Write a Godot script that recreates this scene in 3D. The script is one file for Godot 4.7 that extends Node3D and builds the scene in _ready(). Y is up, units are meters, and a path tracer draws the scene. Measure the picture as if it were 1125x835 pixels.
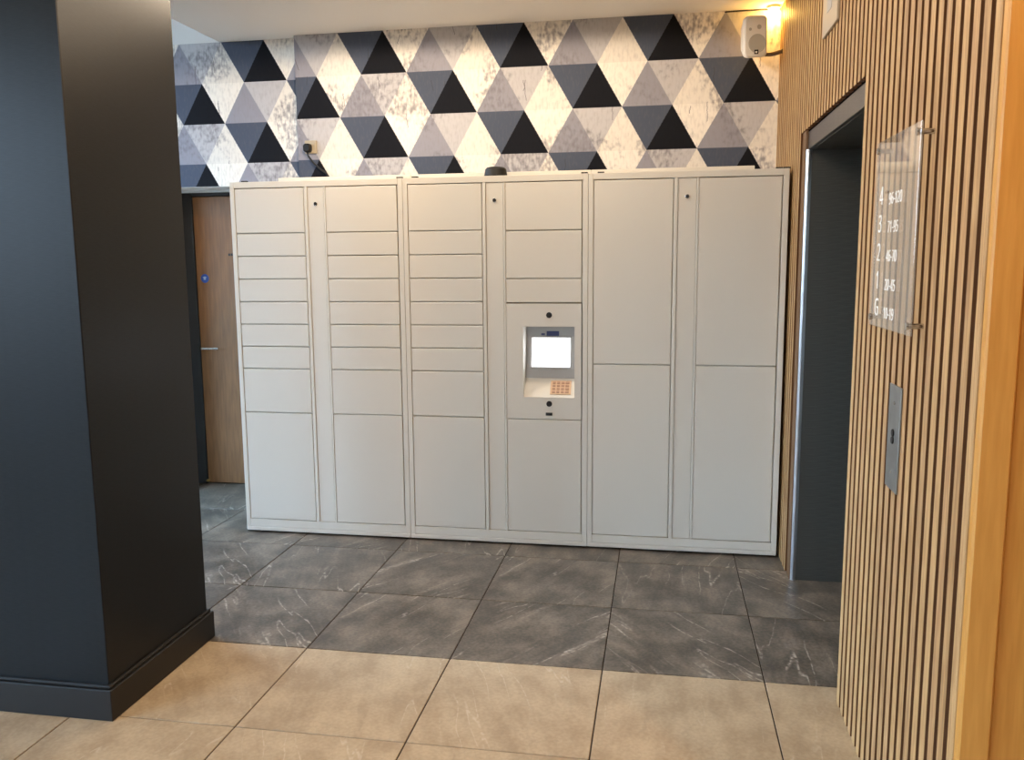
extends Node3D
# Lobby with a wall of parcel lockers. x right, y up, z towards the camera; metres.

const XR := 1.437        # front of the timber slats on the right wall
const CEIL := 2.945
const TILE := 0.6
const TX0 := -1.196
const TZ0 := 0.187
var used := {}
var cache := {}
var rng := RandomNumberGenerator.new()
var M := {}

# ---------------------------------------------------------------- helpers
func numbered(called: String) -> String:
	if not used.has(called):
		used[called] = 0
		return called
	used[called] += 1
	return "%s_%03d" % [called, used[called]]

func thing(called: String, label: String, category: String, at := Vector3.ZERO, group := "") -> Node3D:
	var o := Node3D.new()
	o.name = numbered(called)
	add_child(o)
	o.position = at
	o.set_meta("label", label)
	o.set_meta("category", category)
	if group != "":
		o.set_meta("group", group)
	return o

func struct(called: String, label: String, category: String) -> Node3D:
	var o := Node3D.new()
	o.name = called
	add_child(o)
	o.set_meta("kind", "structure")
	o.set_meta("label", label)
	o.set_meta("category", category)
	return o

func part(called: String, mesh: Mesh, mat: Material, parent: Node3D, at := Vector3.ZERO, label := "") -> MeshInstance3D:
	var o := MeshInstance3D.new()
	o.name = called
	o.mesh = mesh
	o.material_override = mat
	o.cast_shadow = GeometryInstance3D.SHADOW_CASTING_SETTING_ON
	parent.add_child(o, true)
	o.position = at
	if label != "":
		o.set_meta("label", label)
	return o

func tri(st: SurfaceTool, a: Vector3, b: Vector3, c: Vector3, out: Vector3, uv := []) -> void:
	var n := (b - a).cross(c - a)
	if n.length_squared() < 1e-16:
		return
	n = n.normalized()
	var pts := [a, b, c]
	var uvs := uv
	if n.dot(out) > 0.0:
		pts = [a, c, b]
		if uv.size() == 3:
			uvs = [uv[0], uv[2], uv[1]]
	else:
		n = -n
	for i in 3:
		st.set_normal(n)
		if uvs.size() == 3:
			st.set_uv(uvs[i])
		else:
			st.set_uv(Vector2(pts[i].x, pts[i].y))
		st.add_vertex(pts[i])

func quad(st: SurfaceTool, a: Vector3, b: Vector3, c: Vector3, d: Vector3, out: Vector3) -> void:
	tri(st, a, b, c, out)
	tri(st, a, c, d, out)

func add_box(st: SurfaceTool, at: Vector3, size: Vector3, bevel := 0.002) -> void:
	var h := size * 0.5
	var b: float = minf(bevel, minf(h.x, minf(h.y, h.z)) * 0.9)
	var v := func(s: Vector3, axis: int) -> Vector3:
		var p := Vector3(s.x * (h.x - b), s.y * (h.y - b), s.z * (h.z - b))
		p[axis] = s[axis] * h[axis]
		return p + at
	for axis in 3:
		var u := (axis + 1) % 3
		var w := (axis + 2) % 3
		for s in [-1.0, 1.0]:
			var n := Vector3.ZERO
			n[axis] = s
			var q := []
			for k in [[-1.0, -1.0], [1.0, -1.0], [1.0, 1.0], [-1.0, 1.0]]:
				var c := Vector3.ZERO
				c[axis] = s
				c[u] = k[0]
				c[w] = k[1]
				q.append(v.call(c, axis))
			quad(st, q[0], q[1], q[2], q[3], n)
	if b <= 0.00001:
		return
	for axis in 3:                                   # edges running along axis
		var u := (axis + 1) % 3
		var w := (axis + 2) % 3
		for su in [-1.0, 1.0]:
			for sw in [-1.0, 1.0]:
				var c0 := Vector3.ZERO
				c0[u] = su
				c0[w] = sw
				c0[axis] = -1.0
				var c1 := c0
				c1[axis] = 1.0
				var n := Vector3.ZERO
				n[u] = su
				n[w] = sw
				quad(st, v.call(c0, u), v.call(c0, w), v.call(c1, w), v.call(c1, u), n)
	for sx in [-1.0, 1.0]:
		for sy in [-1.0, 1.0]:
			for sz in [-1.0, 1.0]:
				var c := Vector3(sx, sy, sz)
				tri(st, v.call(c, 0), v.call(c, 1), v.call(c, 2), c)

func new_st() -> SurfaceTool:
	var st := SurfaceTool.new()
	st.begin(Mesh.PRIMITIVE_TRIANGLES)
	return st

func box(size: Vector3, bevel := 0.002) -> ArrayMesh:
	var key := "%s|%.5f" % [str(size.snapped(Vector3.ONE * 0.0001)), bevel]
	if not cache.has(key):
		var st := new_st()
		add_box(st, Vector3.ZERO, size, bevel)
		cache[key] = st.commit()
	return cache[key]

# one mesh from several boxes, each [x0, x1, y0, y1, z0, z1]
func boxes(list: Array, bevel := 0.002) -> ArrayMesh:
	var st := new_st()
	for l in list:
		add_box(st, Vector3((l[0] + l[1]) * 0.5, (l[2] + l[3]) * 0.5, (l[4] + l[5]) * 0.5), Vector3(l[1] - l[0], l[3] - l[2], l[5] - l[4]), bevel)
	return st.commit()

# profile of (radius, height) pairs turned about y
func lathe(profile: Array, seg := 24) -> ArrayMesh:
	var st := new_st()
	st.set_smooth_group(0)
	for i in profile.size() - 1:
		var p: Vector2 = profile[i]
		var q: Vector2 = profile[i + 1]
		for k in seg:
			var a0 := TAU * k / seg
			var a1 := TAU * (k + 1) / seg
			var d0 := Vector3(cos(a0), 0, sin(a0))
			var d1 := Vector3(cos(a1), 0, sin(a1))
			var out := (d0 + d1) * 0.5 * (q.y - p.y) + Vector3.UP * (p.x - q.x)
			quad(st, d0 * p.x + Vector3.UP * p.y, d1 * p.x + Vector3.UP * p.y, d1 * q.x + Vector3.UP * q.y, d0 * q.x + Vector3.UP * q.y, out)
	return st.commit()

func disc_y(r: float, h: float, seg := 24, bevel := 0.001) -> ArrayMesh:
	return lathe([Vector2(0, 0), Vector2(r, 0), Vector2(r, h - bevel), Vector2(r - bevel, h), Vector2(0, h)], seg)

# rounded-rectangle rings lofted along z: each [z, w, h, r, cx, cy]
func loft(rings: Array, per := 5) -> ArrayMesh:
	var st := new_st()
	var loops := []
	for g in rings:
		var l := []
		for c in 4:
			var sx: float = [1.0, -1.0, -1.0, 1.0][c]
			var sy: float = [1.0, 1.0, -1.0, -1.0][c]
			for k in per + 1:
				var a: float = PI * 0.5 * (c + float(k) / per)
				l.append(Vector3(g[4] + sx * (g[1] * 0.5 - g[3]) + cos(a) * g[3], g[5] + sy * (g[2] * 0.5 - g[3]) + sin(a) * g[3], g[0]))
		loops.append(l)
	var n: int = loops[0].size()
	for i in loops.size() - 1:
		for k in n:
			var a: Vector3 = loops[i][k]
			var b: Vector3 = loops[i][(k + 1) % n]
			var c: Vector3 = loops[i + 1][(k + 1) % n]
			var d: Vector3 = loops[i + 1][k]
			var mid := (a + b + c + d) * 0.25
			quad(st, a, b, c, d, mid - Vector3(rings[i][4], rings[i][5], mid.z))
	for e in [[0, -1.0], [loops.size() - 1, 1.0]]:
		var l: Array = loops[e[0]]
		var cen := Vector3(rings[e[0]][4], rings[e[0]][5], rings[e[0]][0])
		for k in n:
			tri(st, cen, l[k], l[(k + 1) % n], Vector3(0, 0, e[1]))
	return st.commit()

func tube(pts: Array, r: float, seg := 8) -> ArrayMesh:
	var cv := Curve3D.new()
	for i in pts.size():
		var t := Vector3.ZERO
		if i > 0 and i < pts.size() - 1:
			t = (pts[i + 1] - pts[i - 1]) / 6.0
		cv.add_point(pts[i], -t, t)
	cv.bake_interval = 0.01
	var line := cv.get_baked_points()
	var st := new_st()
	var rings := []
	for i in line.size():
		var d: Vector3 = (line[mini(i + 1, line.size() - 1)] - line[maxi(i - 1, 0)]).normalized()
		var s := d.cross(Vector3.UP if absf(d.y) < 0.9 else Vector3.RIGHT).normalized()
		var u := s.cross(d)
		var ring := []
		for k in seg:
			ring.append(line[i] + (s * cos(TAU * k / seg) + u * sin(TAU * k / seg)) * r)
		rings.append(ring)
	for i in rings.size() - 1:
		for k in seg:
			var a: Vector3 = rings[i][k]
			var b: Vector3 = rings[i][(k + 1) % seg]
			quad(st, a, b, rings[i + 1][(k + 1) % seg], rings[i + 1][k], (a + b) * 0.5 - line[i])
	return st.commit()

# ---------------------------------------------------------------- materials
func mat(c: Color, rough := 0.6, metal := 0.0, spec := 0.5) -> StandardMaterial3D:
	var m := StandardMaterial3D.new()
	m.albedo_color = c
	m.roughness = rough
	m.metallic = metal
	m.metallic_specular = spec
	return m

func noise(seed_: int, freq: float, oct := 4) -> FastNoiseLite:
	var n := FastNoiseLite.new()
	n.seed = seed_
	n.noise_type = FastNoiseLite.TYPE_SIMPLEX_SMOOTH
	n.frequency = freq
	n.fractal_octaves = oct
	return n

# seamless noise mapped between colours; use with triplanar scales
func grain(seed_: int, freq: float, oct: int, c0: Color, c1: Color, power := 1.0, size := 256) -> ImageTexture:
	var src := noise(seed_, freq, oct).get_seamless_image(size, size)
	var img := Image.create(size, size, true, Image.FORMAT_RGB8)
	for y in size:
		for x in size:
			img.set_pixel(x, y, c0.lerp(c1, pow(src.get_pixel(x, y).r, power)))
	img.generate_mipmaps()
	return ImageTexture.create_from_image(img)

func triplanar(m: StandardMaterial3D, tex: Texture2D, scale_: Vector3) -> StandardMaterial3D:
	m.albedo_texture = tex
	m.uv1_triplanar = true
	m.uv1_world_triplanar = true
	m.uv1_scale = scale_
	return m

func srgb(r: int, g: int, b: int) -> Color:
	return Color(r / 255.0, g / 255.0, b / 255.0)

func stone_texture(seed_: int, dark: bool, angle: float) -> ImageTexture:
	var n := 300
	var img := Image.create(n, n, true, Image.FORMAT_RGB8)
	var a := noise(seed_, 0.008, 4)
	var b := noise(seed_ + 50, 0.02, 3)
	var c := noise(seed_ + 90, 0.006, 3)
	var d := noise(seed_ + 130, 0.1, 3)
	var ca := cos(angle)
	var sa := sin(angle)
	var lo := srgb(72, 66, 58) if dark else srgb(164, 143, 115)
	var hi := srgb(126, 115, 101) if dark else srgb(192, 172, 142)
	var vein := srgb(196, 186, 172) if dark else srgb(214, 202, 182)
	var deep := srgb(62, 60, 57) if dark else srgb(120, 108, 93)
	for y in n:
		for x in n:
			var u := x * ca + y * sa
			var w := -x * sa + y * ca
			var warp := a.get_noise_2d(x, y)
			var streak := b.get_noise_2d(u * 0.22 + warp * 14.0, w * 1.4)
			var t := clampf(0.48 + warp * 0.7 + streak * 0.3 + d.get_noise_2d(x, y) * 0.34, 0.0, 1.0)
			var col := lo.lerp(hi, t)
			var ridge := absf(c.get_noise_2d(u * 0.3, w * 2.2 + warp * 9.0))
			var where := clampf(b.get_noise_2d(u * 0.13 + 400.0, w * 0.3 + 90.0) * 2.8 + (0.08 if dark else -0.08), 0.0, 1.0) * clampf(0.7 + d.get_noise_2d(x * 0.6, y * 0.6) * 1.4, 0.0, 1.0)
			col = col.lerp(vein, clampf(1.0 - ridge / (0.06 if dark else 0.045), 0.0, 1.0) * where * (0.9 if dark else 0.6))
			var crack := absf(a.get_noise_2d(u * 0.8 + 900.0, w * 1.5))
			col = col.lerp(deep, clampf(1.0 - crack / 0.03, 0.0, 1.0) * (0.3 if dark else 0.12))
			img.set_pixel(x, y, col)
	img.generate_mipmaps()
	return ImageTexture.create_from_image(img)

# the printed wallpaper: rows of triangles 0.25 m high, three pairs to a repeat
const WALLPAPER_W := 4.33
func wallpaper_texture() -> ImageTexture:
	var w := 1540
	var h := 356
	var img := Image.create(w, h, true, Image.FORMAT_RGB8)
	var side := 0.28867
	var down := [srgb(78, 85, 100), srgb(238, 232, 222), srgb(188, 186, 188)]
	var up := [srgb(25, 26, 31), srgb(148, 147, 156), srgb(228, 222, 212)]
	var grime := [0.0, 0.75, 1.0]
	var coarse := noise(7, 1.9, 3)
	var fine := noise(8, 26.0, 4)
	var fibre := noise(9, 22.0, 2)
	for py in h:
		var y := (py + 0.5) / h
		var row := int(y / 0.25)
		var v := fmod(y, 0.25) / 0.25                    # 0 top of the row, 1 its foot
		for px in w:
			var x := -2.89 + (px + 0.5) / w * WALLPAPER_W
			# skewed coordinate: the dark triangle's apex is at -0.884 on even rows
			var s := (x + 0.884) / side + (1.5 if row % 2 == 1 else 0.0)
			var sl := s + v * 0.5                        # constant along the edges that lean left going down
			var sr := s - v * 0.5                        # constant along the edges that lean right going down
			var i := posmod(floori(sl), 3)           # cell between two left-leaning edges
			var is_up: bool = floori(sl) != floori(sr)
			var col: Color
			var g: float
			if is_up:
				col = up[i]
				g = grime[mini(i, 1)] * (1.0 if i == 2 else 0.7)
			else:
				i = posmod(floori(sr) + 1, 3)
				col = down[i]
				g = grime[mini(i, 1)]
			var c := coarse.get_noise_2d(x, y * 1.2)
			var f := fine.get_noise_2d(x, y * 0.8)
			var k := fibre.get_noise_2d(x * 2.5, y * 0.7)
			var cloud := smoothstep(-0.05, 0.42, c + f * 0.22)
			var dirt := clampf(cloud * (0.42 + f * 0.75 + k * 0.45) + maxf(f, 0.0) * 0.16, 0.0, 1.0) * g
			col = col.lerp(srgb(104, 101, 106), dirt * 0.8)
			col = col.lerp(srgb(20, 20, 26) if col.get_luminance() < 0.2 else srgb(128, 122, 120), clampf(k * 0.2, 0.0, 0.16))
			img.set_pixel(px, py, col)
	# printed hairline cracks and flecks
	rng.seed = 31
	for n in 46:
		var x := rng.randf() * w
		var y := rng.randf() * h
		var steep := rng.randf_range(-0.25, 0.25)
		var len_ := rng.randi_range(8, 46)
		for k in len_:
			x += steep + rng.randf_range(-0.5, 0.5)
			y += 1.0
			var ix := posmod(int(x), w)
			var iy := posmod(int(y), h)
			var c := img.get_pixel(ix, iy)
			if c.get_luminance() > 0.3:
				img.set_pixel(ix, iy, c.lerp(srgb(62, 58, 62), 0.65))
	img.generate_mipmaps()
	return ImageTexture.create_from_image(img)

# a sheet of wallpaper 3 mm thick, its print placed by wall coordinates
func paper(x0: float, x1: float, y0: float, y1: float, z: float, shift: float) -> ArrayMesh:
	var st := new_st()
	var uv := func(p: Vector3) -> Vector2:
		return Vector2((p.x + shift + 2.89) / WALLPAPER_W, CEIL - p.y)
	var f := [Vector3(x0, y0, z), Vector3(x1, y0, z), Vector3(x1, y1, z), Vector3(x0, y1, z)]
	var b := []
	for q in f:
		b.append(q - Vector3(0, 0, 0.003))
	var faces := [[f[0], f[1], f[2], f[3], Vector3(0, 0, 1)], [b[0], b[1], b[2], b[3], Vector3(0, 0, -1)]]
	for k in 4:
		var mid: Vector3 = (f[k] + f[(k + 1) % 4]) * 0.5 - (f[0] + f[2]) * 0.5
		faces.append([f[k], f[(k + 1) % 4], b[(k + 1) % 4], b[k], mid])
	for q in faces:
		tri(st, q[0], q[1], q[2], q[4], [uv.call(q[0]), uv.call(q[1]), uv.call(q[2])])
		tri(st, q[0], q[2], q[3], q[4], [uv.call(q[0]), uv.call(q[2]), uv.call(q[3])])
	return st.commit()

func tile_mesh() -> ArrayMesh:
	var st := new_st()
	var s := TILE - 0.005
	var st2 := new_st()
	add_box(st2, Vector3(0, -0.005, 0), Vector3(s, 0.01, s), 0.0012)
	var arr := st2.commit().surface_get_arrays(0)
	var vs: PackedVector3Array = arr[Mesh.ARRAY_VERTEX]
	var ns: PackedVector3Array = arr[Mesh.ARRAY_NORMAL]
	for i in vs.size():
		st.set_normal(ns[i])
		st.set_uv(Vector2(vs[i].x / TILE + 0.5, vs[i].z / TILE + 0.5))
		st.add_vertex(vs[i])
	return st.commit()

func make_materials() -> void:
	M.plaster = mat(srgb(226, 224, 220), 0.9)
	M.room_paint = mat(srgb(122, 112, 102), 0.9)
	M.ceiling = mat(srgb(236, 232, 226), 0.92)
	M.locker = mat(srgb(214, 209, 198), 0.4)
	M.locker.normal_enabled = true
	var bump := noise(4, 0.08, 3).get_seamless_image(256, 256)
	bump.bump_map_to_normal_map(1.2)
	bump.generate_mipmaps()
	M.locker.normal_texture = ImageTexture.create_from_image(bump)
	M.locker.normal_scale = 0.12
	M.locker.uv1_triplanar = true
	M.locker.uv1_world_triplanar = true
	M.locker.uv1_scale = Vector3.ONE * 5.0
	M.black = mat(srgb(10, 10, 11), 0.6)
	M.rubber = mat(srgb(10, 10, 11), 0.8)
	M.steel = triplanar(mat(Color.WHITE, 0.3, 1.0), grain(12, 0.05, 3, srgb(122, 124, 128), srgb(150, 152, 155)), Vector3(1.2, 40, 1.2))
	M.dark_steel = triplanar(mat(Color.WHITE, 0.4, 1.0), grain(13, 0.05, 3, srgb(112, 112, 108), srgb(134, 134, 129)), Vector3(0.8, 30, 0.8))
	M.edge_steel = mat(srgb(196, 198, 200), 0.3, 1.0)
	M.chrome = mat(srgb(200, 200, 200), 0.18, 1.0)
	M.slats = []
	for k in 5:
		var c0: Color = [srgb(150, 112, 68), srgb(162, 124, 78), srgb(142, 105, 66), srgb(168, 130, 84), srgb(156, 116, 76)][k]
		M.slats.append(triplanar(mat(Color.WHITE, 0.55), grain(20 + k, 0.03, 4, c0, c0.lerp(srgb(222, 186, 132), 0.75)), Vector3(9, 0.55, 9)))
	M.slat_core = mat(srgb(98, 62, 33), 0.9)
	M.felt = mat(srgb(28, 19, 12), 0.95)
	M.oak = triplanar(mat(Color.WHITE, 0.42), grain(30, 0.03, 4, srgb(188, 132, 58), srgb(206, 150, 72)), Vector3(7, 0.5, 7))
	M.oak_trim = triplanar(mat(Color.WHITE, 0.45), grain(31, 0.03, 4, srgb(196, 142, 66), srgb(212, 158, 80)), Vector3(7, 0.5, 7))
	M.door_wood = triplanar(mat(Color.WHITE, 0.5), grain(32, 0.03, 4, srgb(114, 76, 40), srgb(140, 97, 54)), Vector3(5, 0.45, 5))
	M.pillar = triplanar(mat(Color.WHITE, 0.38, 0.0, 0.34), grain(40, 0.06, 3, srgb(17, 19, 21), srgb(29, 32, 35)), Vector3(1.4, 26, 1.4))
	M.skirting = mat(srgb(19, 17, 15), 0.5)
	M.frame_black = mat(srgb(15, 15, 15), 0.5)
	M.grout = mat(srgb(58, 51, 43), 0.95)
	M.white_plastic = mat(srgb(236, 234, 228), 0.5)
	M.grey_plastic = mat(srgb(168, 168, 168), 0.5)
	M.keypad = mat(srgb(206, 172, 140), 0.4)
	M.key = mat(srgb(168, 128, 104), 0.4)
	M.blue = mat(srgb(30, 38, 92), 0.4)
	M.sign_blue = mat(srgb(24, 72, 160), 0.4)
	M.pale = mat(srgb(160, 180, 210), 0.5)
	M.brass = mat(srgb(190, 150, 80), 0.3, 1.0)
	M.text = mat(srgb(246, 246, 244), 0.6)
	M.glass = mat(Color(0.9, 0.92, 0.9, 0.07), 0.03)
	M.glass.transparency = BaseMaterial3D.TRANSPARENCY_ALPHA
	M.window = mat(Color(0.9, 0.95, 1.0, 0.06), 0.02)
	M.window.transparency = BaseMaterial3D.TRANSPARENCY_ALPHA
	M.paper = mat(Color.WHITE, 0.85, 0.0, 0.25)
	M.paper.albedo_texture = wallpaper_texture()
	M.screen = mat(Color.WHITE, 0.4)
	M.screen.emission_enabled = true
	M.screen.emission = srgb(240, 246, 255)
	M.screen.emission_energy_multiplier = 1.3
	M.lamp = mat(Color.WHITE, 0.4)
	M.lamp.emission_enabled = true
	M.lamp.emission = srgb(255, 214, 150)
	M.lamp.emission_energy_multiplier = 2.5
	M.dark_tiles = []
	M.light_tiles = []
	for k in 5:
		var m := mat(Color.WHITE, 0.4)
		m.albedo_texture = stone_texture(200 + k * 7, true, [1.3, 1.95, 0.95, 2.2, 1.6][k])
		M.dark_tiles.append(m)
	for k in 5:
		var m := mat(Color.WHITE, 0.5)
		m.albedo_texture = stone_texture(300 + k * 7, false, [1.2, 1.75, 1.4, 1.6, 0.95][k])
		M.light_tiles.append(m)

# ---------------------------------------------------------------- light
func downlight(at: Vector3, energy: float, col: Color, label: String, angle := 88.5) -> void:
	var t := thing("ceiling_downlight", label, "lamp", at, "recessed ceiling downlights")
	part("trim_ring", lathe([Vector2(0.045, 0), Vector2(0.045, -0.006), Vector2(0.06, -0.008), Vector2(0.068, 0), Vector2(0.045, 0)], 28), M.white_plastic, t)
	part("diffuser", lathe([Vector2(0, -0.003), Vector2(0.045, -0.003), Vector2(0.045, -0.0005), Vector2(0, -0.0005)], 28), M.lamp, t)
	var l := SpotLight3D.new()
	l.name = "lamp_light"
	l.light_color = col
	l.light_energy = energy
	l.light_size = 0.045
	l.spot_angle = angle
	l.spot_angle_attenuation = 0.12
	l.spot_range = 12.0
	l.spot_attenuation = 2.0
	l.shadow_enabled = true
	t.add_child(l)
	l.position = Vector3(0, -0.014, 0)
	l.rotation = Vector3(-PI / 2, 0, 0)

# ---------------------------------------------------------------- lockers
const ROWS_NINE := [1.965, 1.719, 1.593, 1.467, 1.341, 1.215, 1.089, 0.963, 0.711, 0.08]
const ROWS_BIG := [1.965, 1.012, 0.08]
const UNIT_W := 0.993
const COL_L := [0.026, 0.437]
const COL_R := [0.556, 0.967]
const STRIP := [0.453, 0.546]

func locker_door(t: Node3D, cols: Array, y1: float, y0: float) -> void:
	var w: float = cols[1] - cols[0] - 0.009
	part("locker_door", box(Vector3(w, y1 - y0 - 0.0055, 0.016), 0.0022), M.locker, t, Vector3(cols[0] + 0.002 + w * 0.5, (y1 + y0) * 0.5, -0.009))

func locker_unit(called: String, label: String, x0: float, left_rows: Array, right_rows: Array, cap: Array, plugs: Array) -> Node3D:
	var t := thing(called, label, "locker", Vector3(x0, 0, 0), "parcel locker units")
	var w := UNIT_W
	var d := -0.62
	part("carcass", boxes([
		[0, 0.016, 0.012, 2.0, d, -0.012], [w - 0.016, w, 0.012, 2.0, d, -0.012], [0.016, w - 0.016, 0.012, 0.03, d, -0.012],
		[0.016, w - 0.016, 1.982, 2.0, d, -0.012], [0.016, w - 0.016, 0.03, 1.982, d, d + 0.014], [0.437, 0.556, 0.03, 1.982, -0.5, -0.03]], 0.001), M.locker, t)
	part("face_frame", boxes([
		[0, COL_L[0] - 0.001, 0.012, 2.0, -0.012, 0.0], [COL_R[1] - 0.001, w, 0.012, 2.0, -0.012, 0.0],
		[COL_L[0] - 0.001, COL_R[1] - 0.001, 1.967, 2.0, -0.012, 0.0], [COL_L[0] - 0.001, COL_R[1] - 0.001, 0.036, 0.079, -0.012, 0.0],
		[COL_L[1] - 0.003, STRIP[0] - 0.001, 0.079, 1.967, -0.012, 0.0], [STRIP[1] + 0.001, COL_R[0] + 0.0005, 0.079, 1.967, -0.012, 0.0]], 0.0015), M.locker, t)
	part("plinth", boxes([[0.0015, w - 0.0015, 0.012, 0.034, -0.02, 0.003]], 0.002), M.locker, t)
	var sp := part("service_panel", box(Vector3(STRIP[1] - STRIP[0] - 0.002, 1.884, 0.012), 0.0015), M.locker, t, Vector3((STRIP[0] + STRIP[1]) * 0.5, 1.023, -0.009))
	var lock := part("cam_lock", disc_y(0.0105, 0.006, 20), M.chrome, sp, Vector3(0.0, 0.851, 0.005))
	lock.rotation.x = PI / 2
	var key := part("keyhole", disc_y(0.0082, 0.003, 16), M.black, sp, Vector3(0.0, 0.851, 0.0096))
	key.rotation.x = PI / 2
	for c in [[COL_L, left_rows], [COL_R, right_rows]]:
		var rows: Array = c[1]
		for i in rows.size() - 1:
			if rows[i + 1] == 0.709 and rows[i] > 1.3:
				continue
			locker_door(t, c[0], rows[i], rows[i + 1])
		# blind sheet behind the doors (left open behind a terminal)
		var sheets := []
		var cols: Array = c[0]
		if rows.has(0.709):
			part("compartment_front", boxes([[cols[0] - 0.004, cols[1] + 0.004, 0.079, 0.709, -0.026, -0.02]], 0.0005), M.locker, t)
			sheets = [[cols[0] - 0.004, cols[1] + 0.004, 1.337, 1.966, -0.026, -0.02]]
		else:
			sheets = [[cols[0] - 0.004, cols[1] + 0.004, 0.079, 1.966, -0.026, -0.02]]
		part("compartment_front", boxes(sheets, 0.0005), M.locker, t)
	part("top_cap", boxes([[cap[0], cap[1], 2.0, 2.034, -0.2, -0.165]], 0.002), M.locker, t)
	for x in plugs:
		part("cap_plug", boxes([[x - 0.017, x + 0.017, 1.9995, 2.0075, -0.028, -0.008]], 0.0015), M.rubber, t)
	for fx in [0.06, w - 0.06]:
		for fz in [-0.05, d + 0.06]:
			part("levelling_foot", disc_y(0.02, 0.0125, 14), M.rubber, t, Vector3(fx, 0, fz))
	return t

func terminal(unit: Node3D) -> void:
	# local x of the unit; the right column from 1.335 down to 0.709
	var o := unit.position.x
	var x0: float = COL_R[0] + 0.002
	var x1: float = COL_R[1] - 0.007
	var y0 := 0.712
	var y1 := 1.332
	var a := 0.079 - o
	var b := 0.355 - o
	var c := 0.828
	var d := 1.21
	var t := part("terminal", boxes([
		[x0, a, y0, y1, -0.017, -0.001], [b, x1, y0, y1, -0.017, -0.001], [a, b, y0, c, -0.017, -0.001], [a, b, d, y1, -0.017, -0.001]], 0.0), M.locker, unit)
	# recess box walls
	part("recess_lining", boxes([[a - 0.006, a - 0.0002, c, d, -0.16, -0.0175], [b + 0.0002, b + 0.006, c, d, -0.16, -0.0175], [a - 0.006, b + 0.006, d, d + 0.006, -0.16, -0.0175], [a - 0.006, b + 0.006, c - 0.1, d + 0.006, -0.166, -0.16]], 0.0006), M.locker, t)
	# upper screen board leaning back, lower console sloping to the front lip
	var tilt := 0.16
	var bh := 0.285
	var board := part("screen_board", box(Vector3(b - a, bh, 0.006), 0.001), M.grey_plastic, t, Vector3((a + b) * 0.5, 0.923 + bh * 0.5 * cos(tilt), -0.085 - bh * 0.5 * sin(tilt)))
	board.rotation.x = -tilt
	var to_board := Transform3D(Basis(Vector3.RIGHT, -tilt), board.position)
	var on_board := func(called: String, mesh: Mesh, m: Material, x: float, y: float, lift: float) -> MeshInstance3D:
		# x in the scene, y the height that should be met on the board
		var ly: float = (y - board.position.y) / cos(tilt)
		var q := part(called, mesh, m, t)
		q.transform = to_board * Transform3D(Basis(), Vector3(x - o - (a + b) * 0.5, ly, lift))
		return q
	on_board.call("screen_bezel", box(Vector3(0.232, 0.178, 0.006), 0.002), M.grey_plastic, 0.217, 1.060, 0.005)
	on_board.call("screen", box(Vector3(0.212, 0.161, 0.004), 0.001), M.screen, 0.217, 1.061, 0.0075)
	on_board.call("sticker", box(Vector3(0.068, 0.026, 0.002), 0.0004), M.blue, 0.225, 1.163, 0.0085)
	on_board.call("sensor_eye", box(Vector3(0.02, 0.01, 0.003), 0.0006), M.blue, 0.171, 1.159, 0.0045)
	var glow := AreaLight3D.new()
	glow.name = "screen_light"
	glow.area_size = Vector2(0.2, 0.15)
	glow.light_color = srgb(240, 246, 255)
	glow.light_energy = 0.06
	glow.area_range = 6.0
	glow.area_attenuation = 2.0
	glow.shadow_enabled = true
	t.add_child(glow)
	glow.transform = to_board * Transform3D(Basis(Vector3.UP, PI) * Basis(Vector3.UP, PI), Vector3(0.217 - o - (a + b) * 0.5, (1.061 - board.position.y) / cos(tilt), 0.012))
	# console
	var p0 := Vector3(0, 0.829, -0.004)
	var p1 := Vector3(0, 0.924, -0.085)
	var slope := atan2(p1.y - p0.y, p0.z - p1.z)
	var len_ := (p1 - p0).length()
	var con_b := Basis(Vector3.RIGHT, -(PI / 2 - slope))
	var con_o := (p0 + p1) * 0.5 + Vector3((a + b) * 0.5, 0, 0)
	var con := part("console", box(Vector3(b - a, len_, 0.004), 0.0008), M.locker, t)
	con.transform = Transform3D(con_b, con_o - con_b.z * 0.002)
	var pad := part("keypad", box(Vector3(0.112, 0.088, 0.004), 0.001), M.keypad, t)
	var kx := 0.277 - o - (a + b) * 0.5
	pad.transform = Transform3D(con_b, con_o) * Transform3D(Basis(), Vector3(kx, 0.0, 0.002))
	for r in 4:
		for k in 4:
			var q := part("key", box(Vector3(0.016 if k < 3 else 0.02, 0.012, 0.004), 0.001), M.key, t)
			q.transform = Transform3D(con_b, con_o) * Transform3D(Basis(), Vector3(kx - 0.037 + k * 0.024, 0.029 - r * 0.0195, 0.0055))
	for y in [1.271, 0.795]:
		var e := part("camera_lens" if y > 1.0 else "reader_eye", lathe([Vector2(0, 0), Vector2(0.0155, 0), Vector2(0.0155, 0.003), Vector2(0.0125, 0.004), Vector2(0.011, 0.0025), Vector2(0, 0.0035)], 24), M.black, t, Vector3(0.2195 - o, y, -0.0012))
		e.rotation.x = PI / 2
	part("port_cover", box(Vector3(0.036, 0.016, 0.004), 0.001), M.black, t, Vector3(0.2185 - o, 0.739, 0.0005))

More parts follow.
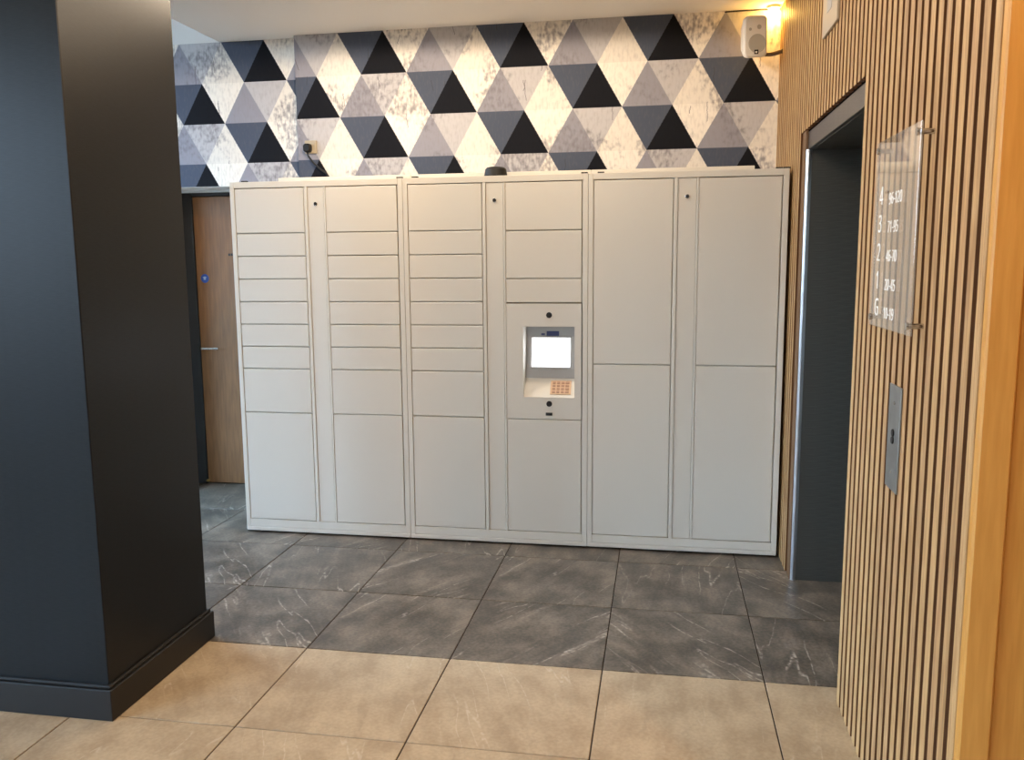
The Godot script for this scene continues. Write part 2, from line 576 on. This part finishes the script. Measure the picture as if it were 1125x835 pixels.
# ---------------------------------------------------------------- setting
func build_shell() -> void:
	# floor: a grout bed and separate stone tiles
	var fl := struct("floor", "stone tiled lobby floor, dark grey by the lockers and beige in front", "floor")
	part("grout_bed", boxes([[-4.2, 4.2, -0.12, -0.0035, -1.25, 8.2]], 0.0), M.grout, fl)
	var tm := tile_mesh()
	rng.seed = 5
	for i in range(-5, 9):
		for k in range(-2, 13):
			var cx := TX0 + (i + 0.5) * TILE
			var cz := TZ0 + (k + 0.5) * TILE
			if cx - 0.3 < -4.2 or cx + 0.3 > 4.2 or cz - 0.3 < -1.25 or cz + 0.3 > 8.2:
				continue
			var dark := cz < 1.387
			var list: Array = M.dark_tiles if dark else M.light_tiles
			var o := part("tile", tm, list[posmod(i * 3 + k * 2 + (i * k) % 2, 5)], fl, Vector3(cx, rng.randf_range(-0.0003, 0.0), cz), "dark grey veined stone tile" if dark else "beige stone tile")
			o.rotation.y = PI * (rng.randi() % 2)
	# ceiling: soffit over the lockers, higher slab to the left
	var ce := struct("ceiling", "plain off-white plaster ceiling with a dropped edge on the left", "ceiling")
	part("soffit", boxes([[-1.98, 4.2, CEIL, CEIL + 0.5, -1.25, 8.2]], 0.001), M.ceiling, ce)
	part("raised_slab", boxes([[-4.2, -1.98, CEIL + 0.45, CEIL + 0.6, -1.25, 8.2]], 0.0), M.ceiling, ce)

	# back wall with its printed paper
	var wb := struct("wall_back", "back wall papered in grey, navy and cream triangles", "wall")
	part("plaster", boxes([[-1.455, 1.8, 0, CEIL + 0.02, -1.0, -0.703]], 0.0), M.plaster, wb)
	part("wallpaper", paper(-1.455, 1.46, 0.0, CEIL, -0.70, 0.0), M.paper, wb, Vector3.ZERO, "printed triangle wallpaper")
	part("alcove_head", boxes([[-2.445, -1.455, 2.05, CEIL + 0.47, -1.0, -0.763]], 0.0), M.plaster, wb)
	part("wallpaper", paper(-2.445, -1.455, 2.053, CEIL, -0.76, -0.066), M.paper, wb, Vector3.ZERO, "printed triangle wallpaper")
	part("wall_stub", boxes([[-4.2, -2.445, 0, CEIL + 0.47, -1.0, -0.763]], 0.0), M.plaster, wb)
	part("wallpaper", paper(-4.2, -2.447, 0.0, CEIL, -0.76, -0.066), M.paper, wb, Vector3.ZERO, "printed triangle wallpaper")
	part("alcove_back", boxes([[-4.2, 1.8, 0, CEIL + 0.5, -1.25, -1.06], [-2.52, -2.445, 0, 2.06, -1.07, -0.99], [-2.445, -1.4, 2.035, 2.06, -1.07, -0.99], [-1.46, -1.4, 0, 2.06, -1.07, -0.99]], 0.0), M.plaster, wb)

	# door in the alcove
	var dr := struct("door_1", "wooden door in a black frame, half hidden by the lockers", "door")
	part("door_frame", boxes([[-2.444, -2.372, 0, 2.034, -1.055, -0.985], [-1.53, -1.462, 0, 2.034, -1.055, -0.985], [-2.372, -1.53, 2.012, 2.034, -1.055, -0.985]], 0.003), M.frame_black, dr)
	var leaf := part("door_leaf", box(Vector3(0.836, 2.0, 0.044), 0.002), M.door_wood, dr, Vector3(-1.951, 1.008, -1.02))
	part("lever_handle", boxes([[-0.4, -0.27, -0.044, -0.030, 0.05, 0.062], [-0.395, -0.38, -0.044, -0.030, 0.022, 0.055]], 0.004), M.chrome, leaf)
	var fs := part("fire_door_sign", disc_y(0.03, 0.002, 28), M.sign_blue, leaf, Vector3(-0.358, 0.447, 0.022), "round blue sign")
	fs.rotation.x = PI / 2
	part("sign_figure", boxes([[-0.366, -0.350, 0.438, 0.460, 0.0242, 0.0252], [-0.372, -0.344, 0.452, 0.457, 0.0242, 0.0252]], 0.0002), M.pale, leaf)
	part("door_plate", box(Vector3(0.1, 0.07, 0.003), 0.0008), M.door_wood, leaf, Vector3(-0.16, 0.605, 0.0235), "small name plate")
	part("plate_mark", boxes([[-0.172, -0.158, 0.6, 0.616, 0.0252, 0.0262], [-0.154, -0.14, 0.6, 0.616, 0.0252, 0.0262]], 0.0002), M.black, leaf)
	part("hinge", boxes([[-2.385, -2.360, 0.012, 0.03, -1.0, -0.985]], 0.002), M.brass, dr)
	part("strike_plate", boxes([[-2.444, -2.438, 0.12, 0.2, -0.985, -0.978]], 0.001), M.chrome, dr)

	# unseen enclosing walls with the lobby's windows
	var wl := struct("wall_left", "plain outer wall with tall windows left of the pillar", "wall")
	part("plaster", boxes([[-3.5, -3.3, 0, 0.2, -1.25, 8.4], [-3.5, -3.3, 2.85, 3.6, 1.3, 8.4], [-3.5, -3.3, 3.32, 3.6, -1.25, 1.3], [-3.5, -3.3, 0.2, 3.32, -1.25, -0.7], [-3.5, -3.3, 0.2, 2.85, 1.3, 3.4], [-3.5, -3.3, 0.2, 2.85, 5.9, 8.4]], 0.0), M.plaster, wl)
	var w1 := struct("window_1", "tall lobby window beside the locker corner", "window")
	part("window_frame", boxes([[-3.44, -3.36, 0.2, 0.26, -0.7, 1.3], [-3.44, -3.36, 3.26, 3.32, -0.7, 1.3], [-3.44, -3.36, 0.26, 3.26, -0.7, -0.64], [-3.44, -3.36, 0.26, 3.26, 1.24, 1.3]], 0.003), M.frame_black, w1)
	part("pane", boxes([[-3.403, -3.397, 0.26, 3.26, -0.64, 1.24]], 0.0), M.window, w1)
	var w2 := struct("window_2", "wide lobby window left of the camera", "window")
	part("window_frame", boxes([[-3.44, -3.36, 0.2, 0.26, 3.4, 5.9], [-3.44, -3.36, 2.79, 2.85, 3.4, 5.9], [-3.44, -3.36, 0.26, 2.79, 3.4, 3.46], [-3.44, -3.36, 0.26, 2.79, 5.84, 5.9], [-3.44, -3.36, 0.26, 2.79, 4.62, 4.68]], 0.003), M.frame_black, w2)
	part("pane", boxes([[-3.403, -3.397, 0.26, 2.79, 3.46, 4.62]], 0.0), M.window, w2)
	part("pane", boxes([[-3.403, -3.397, 0.26, 2.79, 4.68, 5.84]], 0.0), M.window, w2)
	var wf := struct("wall_front", "plain wall with glazed entrance behind the camera", "wall")
	part("plaster", boxes([[-4.4, -1.2, 0, 3.6, 8.2, 8.4], [-0.2, 4.4, 0, 3.6, 8.2, 8.4], [-1.2, -0.2, 2.5, 3.6, 8.2, 8.4]], 0.0), M.room_paint, wf)
	var w3 := struct("window_3", "glazed entrance screen behind the camera", "window")
	part("window_frame", boxes([[-1.2, -1.13, 0, 2.5, 8.25, 8.33], [-0.27, -0.2, 0, 2.5, 8.25, 8.33], [-1.13, -0.27, 2.43, 2.5, 8.25, 8.33]], 0.003), M.frame_black, w3)
	part("pane", boxes([[-1.13, -0.27, 0.0, 2.43, 8.285, 8.291]], 0.0), M.window, w3)
	var wo := struct("wall_outer", "plain wall right of the camera", "wall")
	part("plaster", boxes([[4.2, 4.4, 0, 3.6, -1.25, 8.4]], 0.0), M.room_paint, wo)

# oak veneer face on a dark fibreboard core
func slat_mesh(h: float, w: float) -> ArrayMesh:
	var key := "slat%.3f" % h
	if not cache.has(key):
		var st := new_st()
		add_box(st, Vector3(0.0006, 0, 0), Vector3(0.0012, h, w), 0.0003)
		var am := st.commit()
		st = new_st()
		add_box(st, Vector3(0.0096, 0, 0), Vector3(0.0168, h, w - 0.0008), 0.0)
		cache[key] = st.commit(am)
	return cache[key]

func build_slat_wall() -> void:
	var w := struct("wall_right", "right wall clad in vertical timber slats around the lift opening", "wall")
	var back := XR + 0.018
	# masonry behind the slats with the lift recess left open
	var za := 0.31
	var zb := 1.47
	part("backing_board", boxes([
		[back, back + 0.03, 0, CEIL, -0.70, 0.225], [back, back + 0.03, 0, CEIL, zb + 0.005, 2.60], [back, back + 0.03, 2.145, CEIL, 0.225, zb + 0.005]], 0.0), M.felt, w)
	part("core", boxes([[back + 0.03, 2.3, 0, CEIL + 0.02, -1.0, za - 0.02], [back + 0.03, 2.3, 0, CEIL + 0.02, zb + 0.02, 2.59], [back + 0.03, 2.3, 2.16, CEIL + 0.02, za - 0.02, zb + 0.02], [2.2, 2.3, 0, 2.2, za - 0.02, zb + 0.02]], 0.0), M.plaster, w)
	var pitch := 0.0612
	var width := 0.0368
	rng.seed = 77
	var z := 2.589 - pitch * 0.5
	var last := -1
	while z > -0.69:
		var k := rng.randi() % 5
		if k == last:
			k = (k + 1) % 5
		last = k
		var y0 := 0.0
		if z - width * 0.5 > 0.2 and z + width * 0.5 < zb + 0.012:
			y0 = 2.135
		var zc := z
		var wd := width
		var sl := part("slat", slat_mesh(CEIL - y0, wd), null, w, Vector3(XR, (CEIL + y0) * 0.5, zc))
		sl.set_surface_override_material(0, M.slats[k])
		sl.set_surface_override_material(1, M.slat_core)
		z -= pitch
	# end of the cladding: pale edge board, then the oak corner post and panel facing the camera
	part("edge_board", box(Vector3(0.03, CEIL, 0.03), 0.003), M.slats[3], w, Vector3(XR + 0.015, CEIL * 0.5, 2.6155))
	part("far_jamb_board", box(Vector3(0.014, 2.135, 0.086), 0.002), M.felt_wood, w, Vector3(XR + 0.012, 2.135 * 0.5, 0.2655))

	var wr := struct("wall_return", "warm oak corner post and panel ending the slatted wall", "wall")
	part("corner_post", boxes([[XR + 0.004, 1.503, 0, CEIL, 2.632, 2.66]], 0.004), M.oak_trim, wr)
	part("oak_panel", boxes([[1.5035, 2.4, 0, CEIL, 2.60, 2.652]], 0.003), M.oak, wr)
	part("plaster", boxes([[2.4, 4.2, 0, CEIL, 2.5, 2.64]], 0.0), M.room_paint, wr)

	# lift entrance
	var lf := struct("door_2", "dark brushed steel lift entrance set into the timber slat wall", "lift")
	var xf := XR + 0.016
	part("header", boxes([[xf, xf + 0.02, 2.05, 2.128, za, zb]], 0.002), M.steel, lf)
	part("far_lining", boxes([[xf + 0.006, 2.0, 0, 2.05, za - 0.012, za]], 0.001), M.dark_steel, lf)
	var edge := part("corner_edge", disc_y(0.014, 2.05, 40), M.edge_steel, lf, Vector3(xf + 0.006, 0, za - 0.006), "bright steel edge")
	edge.name = "corner_edge"
	part("near_lining", boxes([[xf, 2.0, 0, 2.05, zb, zb + 0.012]], 0.001), M.dark_steel, lf)
	part("soffit", boxes([[xf + 0.02, 2.0, 2.05, 2.062, za - 0.012, zb + 0.012]], 0.001), M.dark_steel, lf)
	part("door_panel", boxes([[1.985, 2.005, 0.004, 2.05, za + 0.002, (za + zb) * 0.5 - 0.001]], 0.002), M.dark_steel, lf)
	part("door_panel", boxes([[1.985, 2.005, 0.004, 2.05, (za + zb) * 0.5 + 0.001, zb - 0.002]], 0.002), M.dark_steel, lf)
	part("sill", boxes([[1.96, 2.0, -0.002, 0.003, za, zb]], 0.001), M.steel, lf)

func build_pillar() -> void:
	var p := struct("wall_pillar", "wide charcoal fabric-papered pillar with dark skirting", "pillar")
	part("papered_core", boxes([[-1.78, -1.045, 0, CEIL + 0.47, 1.36, 2.005]], 0.003), M.pillar, p)
	var st := new_st()
	for l in [[-1.80, -1.025, 0.0, 0.112, 1.34, 2.027], [-1.793, -1.034, 0.112, 0.124, 1.349, 2.018]]:
		add_box(st, Vector3((l[0] + l[1]) * 0.5, (l[2] + l[3]) * 0.5, (l[4] + l[5]) * 0.5), Vector3(l[1] - l[0], l[3] - l[2], l[5] - l[4]), 0.003)
	part("skirting", st.commit(), M.skirting, p, Vector3.ZERO, "black skirting board")

# ---------------------------------------------------------------- wall fittings
func text(s: String, height: float, parent: Node3D, at: Vector3) -> void:
	var tm := TextMesh.new()
	var f := SystemFont.new()
	f.font_names = PackedStringArray(["Droid Sans"])
	tm.font = f
	tm.text = s
	tm.font_size = 64
	tm.pixel_size = height / (0.714 * 64.0)
	tm.depth = 0.0012
	tm.horizontal_alignment = HORIZONTAL_ALIGNMENT_LEFT
	tm.vertical_alignment = VERTICAL_ALIGNMENT_CENTER
	var o := part("lettering", tm, M.text, parent, at)
	o.rotation.y = -PI / 2

func build_fittings() -> void:
	# acrylic floor directory on four steel stand-offs
	var xs := 1.404
	var sg := thing("floor_directory_sign", "clear acrylic sign with white floor numbers on the timber slats", "sign", Vector3(xs, 1.362, 2.065))
	part("acrylic_panel", box(Vector3(0.006, 0.512, 0.42), 0.0015), M.glass, sg, Vector3(0, 0.258, 0))
	for y in [0.026, 0.49]:
		for z in [-0.19, 0.19]:
			var s := part("standoff", lathe([Vector2(0, -0.004), Vector2(0.009, -0.004), Vector2(0.0095, -0.001), Vector2(0.0095, 0.0), Vector2(0.007, 0.001), Vector2(0.007, 0.0365), Vector2(0, 0.0365)], 18), M.chrome, sg, Vector3(-0.0035, y, z))
			s.rotation.z = -PI / 2
	var lines := [["4", "96-120", 1.724, 1.711], ["3", "71-95", 1.648, 1.637], ["2", "46-70", 1.570, 1.560], ["1", "20-45", 1.493, 1.483], ["G", "10-19", 1.418, 1.407]]
	for l in lines:
		text(l[0], 0.048, sg, Vector3(-0.0035, l[2] - 1.362, 1.916 - 2.065))
		text(l[1], 0.030, sg, Vector3(-0.0035, l[3] - 1.362, 2.016 - 2.065))

	# lift call plate
	var cp := thing("lift_call_plate", "tall narrow steel lift call plate on the timber slats", "switch plate", Vector3(XR - 0.003, 0.925, 2.06))
	part("plate", box(Vector3(0.005, 0.288, 0.116), 0.001), M.plate_steel, cp, Vector3(0, 0.144, 0))
	for y in [0.24, 0.05]:
		var s := part("screw", disc_y(0.0045, 0.002, 14), M.chrome, cp, Vector3(-0.002, y, 0.0))
		s.rotation.z = PI / 2
	for y in [0.158, 0.138]:
		var s := part("call_button", disc_y(0.0105, 0.004, 18), M.black, cp, Vector3(-0.002, y, 0.0))
		s.rotation.z = PI / 2

	# plaque above the lift
	var pq := thing("lift_indicator_plaque", "pale steel indicator plaque above the lift opening", "plaque", Vector3(XR - 0.006, 2.43, 0.875))
	part("plate", box(Vector3(0.011, 0.30, 0.295), 0.002), M.plaque, pq, Vector3(0, 0.15, 0))
	for q in [[0.165, 0.05], [0.215, 0.09], [0.215, -0.04]]:
		var s := part("marker", disc_y(0.014, 0.0015, 18), M.brass if q[0] > 0.2 else M.grey_plastic, pq, Vector3(-0.0052, q[0], q[1]))
		s.rotation.z = PI / 2
	part("display", box(Vector3(0.002, 0.05, 0.09), 0.0005), M.grey_plastic, pq, Vector3(-0.0058, 0.10, -0.01))

	# loudspeaker on a bracket off the slatted wall
	var sp := thing("wall_loudspeaker", "white wall-mounted loudspeaker in the corner under the ceiling", "speaker", Vector3(1.279, 2.742, -0.47))
	sp.basis = Basis(Vector3.UP, 0.22) * Basis(Vector3.RIGHT, 0.12) * Basis(Vector3.BACK, 0.055)
	part("cabinet", loft([[-0.13, 0.07, 0.12, 0.02, 0, 0], [-0.115, 0.085, 0.14, 0.022, 0, 0], [-0.02, 0.124, 0.205, 0.022, 0, 0], [0.0, 0.128, 0.212, 0.024, 0, 0]]), M.white_plastic, sp)
	part("front_grille", loft([[0.0, 0.124, 0.208, 0.024, 0, 0], [0.008, 0.12, 0.204, 0.026, 0, 0], [0.011, 0.108, 0.192, 0.028, 0, 0]]), M.white_plastic, sp)
	var wf := part("woofer", lathe([Vector2(0.048, 0), Vector2(0.047, 0.003), Vector2(0.043, 0.002), Vector2(0, 0.0025)], 32), M.woofer, sp, Vector3(0.008, -0.035, 0.0105))
	wf.rotation.x = PI / 2
	for q in [[0.018, 0.048, 0.012], [-0.03, 0.038, 0.008]]:
		var tw := part("tweeter", lathe([Vector2(q[2], 0), Vector2(q[2] - 0.001, 0.0025), Vector2(0, 0.0015)], 20), M.woofer, sp, Vector3(q[0], q[1], 0.0105))
		tw.rotation.x = PI / 2
	var bd := part("badge", box(Vector3(0.022, 0.022, 0.003), 0.0006), M.black, sp, Vector3(0.003, -0.078, 0.014))
	part("badge_mark", box(Vector3(0.011, 0.009, 0.001), 0.0002), M.text, bd, Vector3(-0.001, -0.001, 0.002))
	var br := part("bracket", tube([Vector3(0.0, -0.03, -0.1), Vector3(0.06, -0.07, -0.11), Vector3(0.115, -0.085, -0.09), Vector3(0.17, -0.075, -0.05)], 0.012), M.bracket, sp)
	br.name = "bracket"

	# speaker wire along the ceiling line
	var wire := thing("speaker_wire", "thin dark wire along the ceiling above the loudspeaker", "wire", Vector3(1.2, 2.938, -0.695))
	part("wire", tube([Vector3(-0.07, -0.001, 0), Vector3(0.05, 0.001, 0), Vector3(0.21, 0.0, 0)], 0.003, 6), M.rubber, wire)

	# small warm corner lamp
	var lp := thing("corner_lamp", "small glowing warm lamp in the ceiling corner by the loudspeaker", "lamp", Vector3(1.392, CEIL, -0.655))
	part("housing", lathe([Vector2(0, 0), Vector2(0.034, 0), Vector2(0.034, -0.012), Vector2(0.028, -0.014), Vector2(0.028, -0.008), Vector2(0, -0.008)], 24), M.white_plastic, lp)
	part("bulb", lathe([Vector2(0.026, -0.009), Vector2(0.022, -0.017), Vector2(0, -0.022)], 24), M.corner_lamp, lp)
	var l := OmniLight3D.new()
	l.name = "lamp_light"
	l.light_color = srgb(255, 196, 96)
	l.light_energy = 0.12
	l.light_size = 0.02
	l.omni_range = 9.0
	l.omni_attenuation = 2.0
	l.shadow_enabled = true
	lp.add_child(l)
	l.position = Vector3(0, -0.045, 0)

	# socket with a plug and its flex
	var so := thing("wall_socket", "beige wall socket on the triangle wallpaper above the lockers", "socket", Vector3(-1.368, 2.272, -0.70))
	part("face_plate", box(Vector3(0.078, 0.08, 0.012), 0.003), M.socket, so, Vector3(0, 0, 0.006))
	part("rocker_switch", box(Vector3(0.012, 0.022, 0.004), 0.001), M.socket, so, Vector3(0.026, 0.005, 0.0135))
	var pl := thing("power_plug", "black plug and flex in the wall socket above the lockers", "plug", Vector3(-1.384, 2.265, -0.6875))
	part("plug_body", loft([[0.0, 0.05, 0.054, 0.016, 0, 0], [0.024, 0.048, 0.052, 0.018, 0, 0], [0.034, 0.034, 0.038, 0.014, 0, 0]]), M.black, pl)
	part("flex", tube([Vector3(0, -0.018, 0.014), Vector3(0.004, -0.045, 0.014), Vector3(0.034, -0.088, 0.01), Vector3(0.075, -0.128, 0.006), Vector3(0.127, -0.172, 0.006), Vector3(0.14, -0.26, 0.006)], 0.006), M.black, pl)

	# aerial on top of the lockers
	var an := thing("antenna_dome", "black low antenna puck on top of the middle lockers", "antenna", Vector3(-0.077, 2.0005, -0.088))
	part("base", disc_y(0.068, 0.007, 32), M.rubber, an)
	part("dome", lathe([Vector2(0.062, 0.007), Vector2(0.056, 0.04), Vector2(0.048, 0.049), Vector2(0.03, 0.053), Vector2(0, 0.054)], 32), M.black, an)

func _ready() -> void:
	# camera
	var cam := Camera3D.new()
	cam.name = "camera"
	add_child(cam)
	cam.basis = Basis(Vector3.UP, 0.173968) * Basis(Vector3.RIGHT, -0.137863) * Basis(Vector3.BACK, -0.007967)
	cam.position = Vector3(0.80499, 1.55231, 4.48047)
	cam.fov = 48.0895
	cam.near = 0.02
	cam.current = true
	# daylight
	var sky_mat := ProceduralSkyMaterial.new()
	sky_mat.sky_top_color = srgb(152, 194, 234)
	sky_mat.sky_horizon_color = srgb(208, 228, 244)
	sky_mat.ground_horizon_color = srgb(150, 155, 160)
	sky_mat.ground_bottom_color = srgb(105, 105, 105)
	sky_mat.sky_energy_multiplier = 4.0
	var sky := Sky.new()
	sky.sky_material = sky_mat
	var env := Environment.new()
	env.background_mode = Environment.BG_SKY
	env.sky = sky
	env.tonemap_mode = Environment.TONE_MAPPER_LINEAR
	env.tonemap_exposure = 0.91
	env.sdfgi_enabled = true
	env.ssao_enabled = true
	env.ssil_enabled = true
	var we := WorldEnvironment.new()
	we.name = "environment"
	we.environment = env
	add_child(we)
	# materials, then lamps
	make_materials()
	M.felt_wood = triplanar(mat(Color.WHITE, 0.6), grain(34, 0.03, 4, srgb(96, 68, 40), srgb(122, 90, 56)), Vector3(7, 0.5, 7))
	M.plate_steel = triplanar(mat(Color.WHITE, 0.38, 0.9), grain(35, 0.05, 3, srgb(132, 135, 134), srgb(152, 155, 152)), Vector3(30, 1, 1))
	M.plaque = mat(srgb(186, 176, 160), 0.45, 0.3)
	M.woofer = mat(srgb(186, 184, 176), 0.7)
	M.bracket = mat(srgb(84, 62, 42), 0.5)
	M.socket = mat(srgb(176, 164, 142), 0.45)
	M.corner_lamp = mat(Color.WHITE, 0.4)
	M.corner_lamp.emission_enabled = true
	M.corner_lamp.emission = srgb(255, 216, 130)
	M.corner_lamp.emission_energy_multiplier = 6.0
	var warm := srgb(255, 230, 200)
	downlight(Vector3(-0.8, CEIL, 0.4), 2.5, warm, "recessed ceiling downlight in front of the left lockers")
	downlight(Vector3(0.32, CEIL, 0.36), 1.35, warm, "recessed ceiling downlight in front of the right lockers")
	downlight(Vector3(-0.4, CEIL, 2.9), 2.6, warm, "recessed ceiling downlight over the beige tiles left of the camera")
	downlight(Vector3(0.25, CEIL, 3.3), 2.2, warm, "recessed ceiling downlight over the beige tiles by the lift")
	downlight(Vector3(2.3, CEIL, 3.9), 4.0, srgb(255, 190, 110), "recessed ceiling downlight before the oak panel")
	# setting
	build_shell()
	build_slat_wall()
	build_pillar()
	# things
	locker_unit("locker_unit", "white locker unit with nine doors in each of its two columns", -1.5635, ROWS_NINE, ROWS_NINE, [0.2125, UNIT_W], [0.083, 0.9755])
	var u2 := locker_unit("locker_unit", "white locker unit with the touch screen terminal between its doors", -0.5687, ROWS_NINE, [1.965, 1.714, 1.463, 1.335, 0.709, 0.08], [0, UNIT_W], [0.066, 0.972])
	terminal(u2)
	locker_unit("locker_unit", "white locker unit with four large doors beside the lift wall", 0.426, ROWS_BIG, ROWS_BIG, [0, 0.841], [0.062, 0.944, 0.98])
	build_fittings()
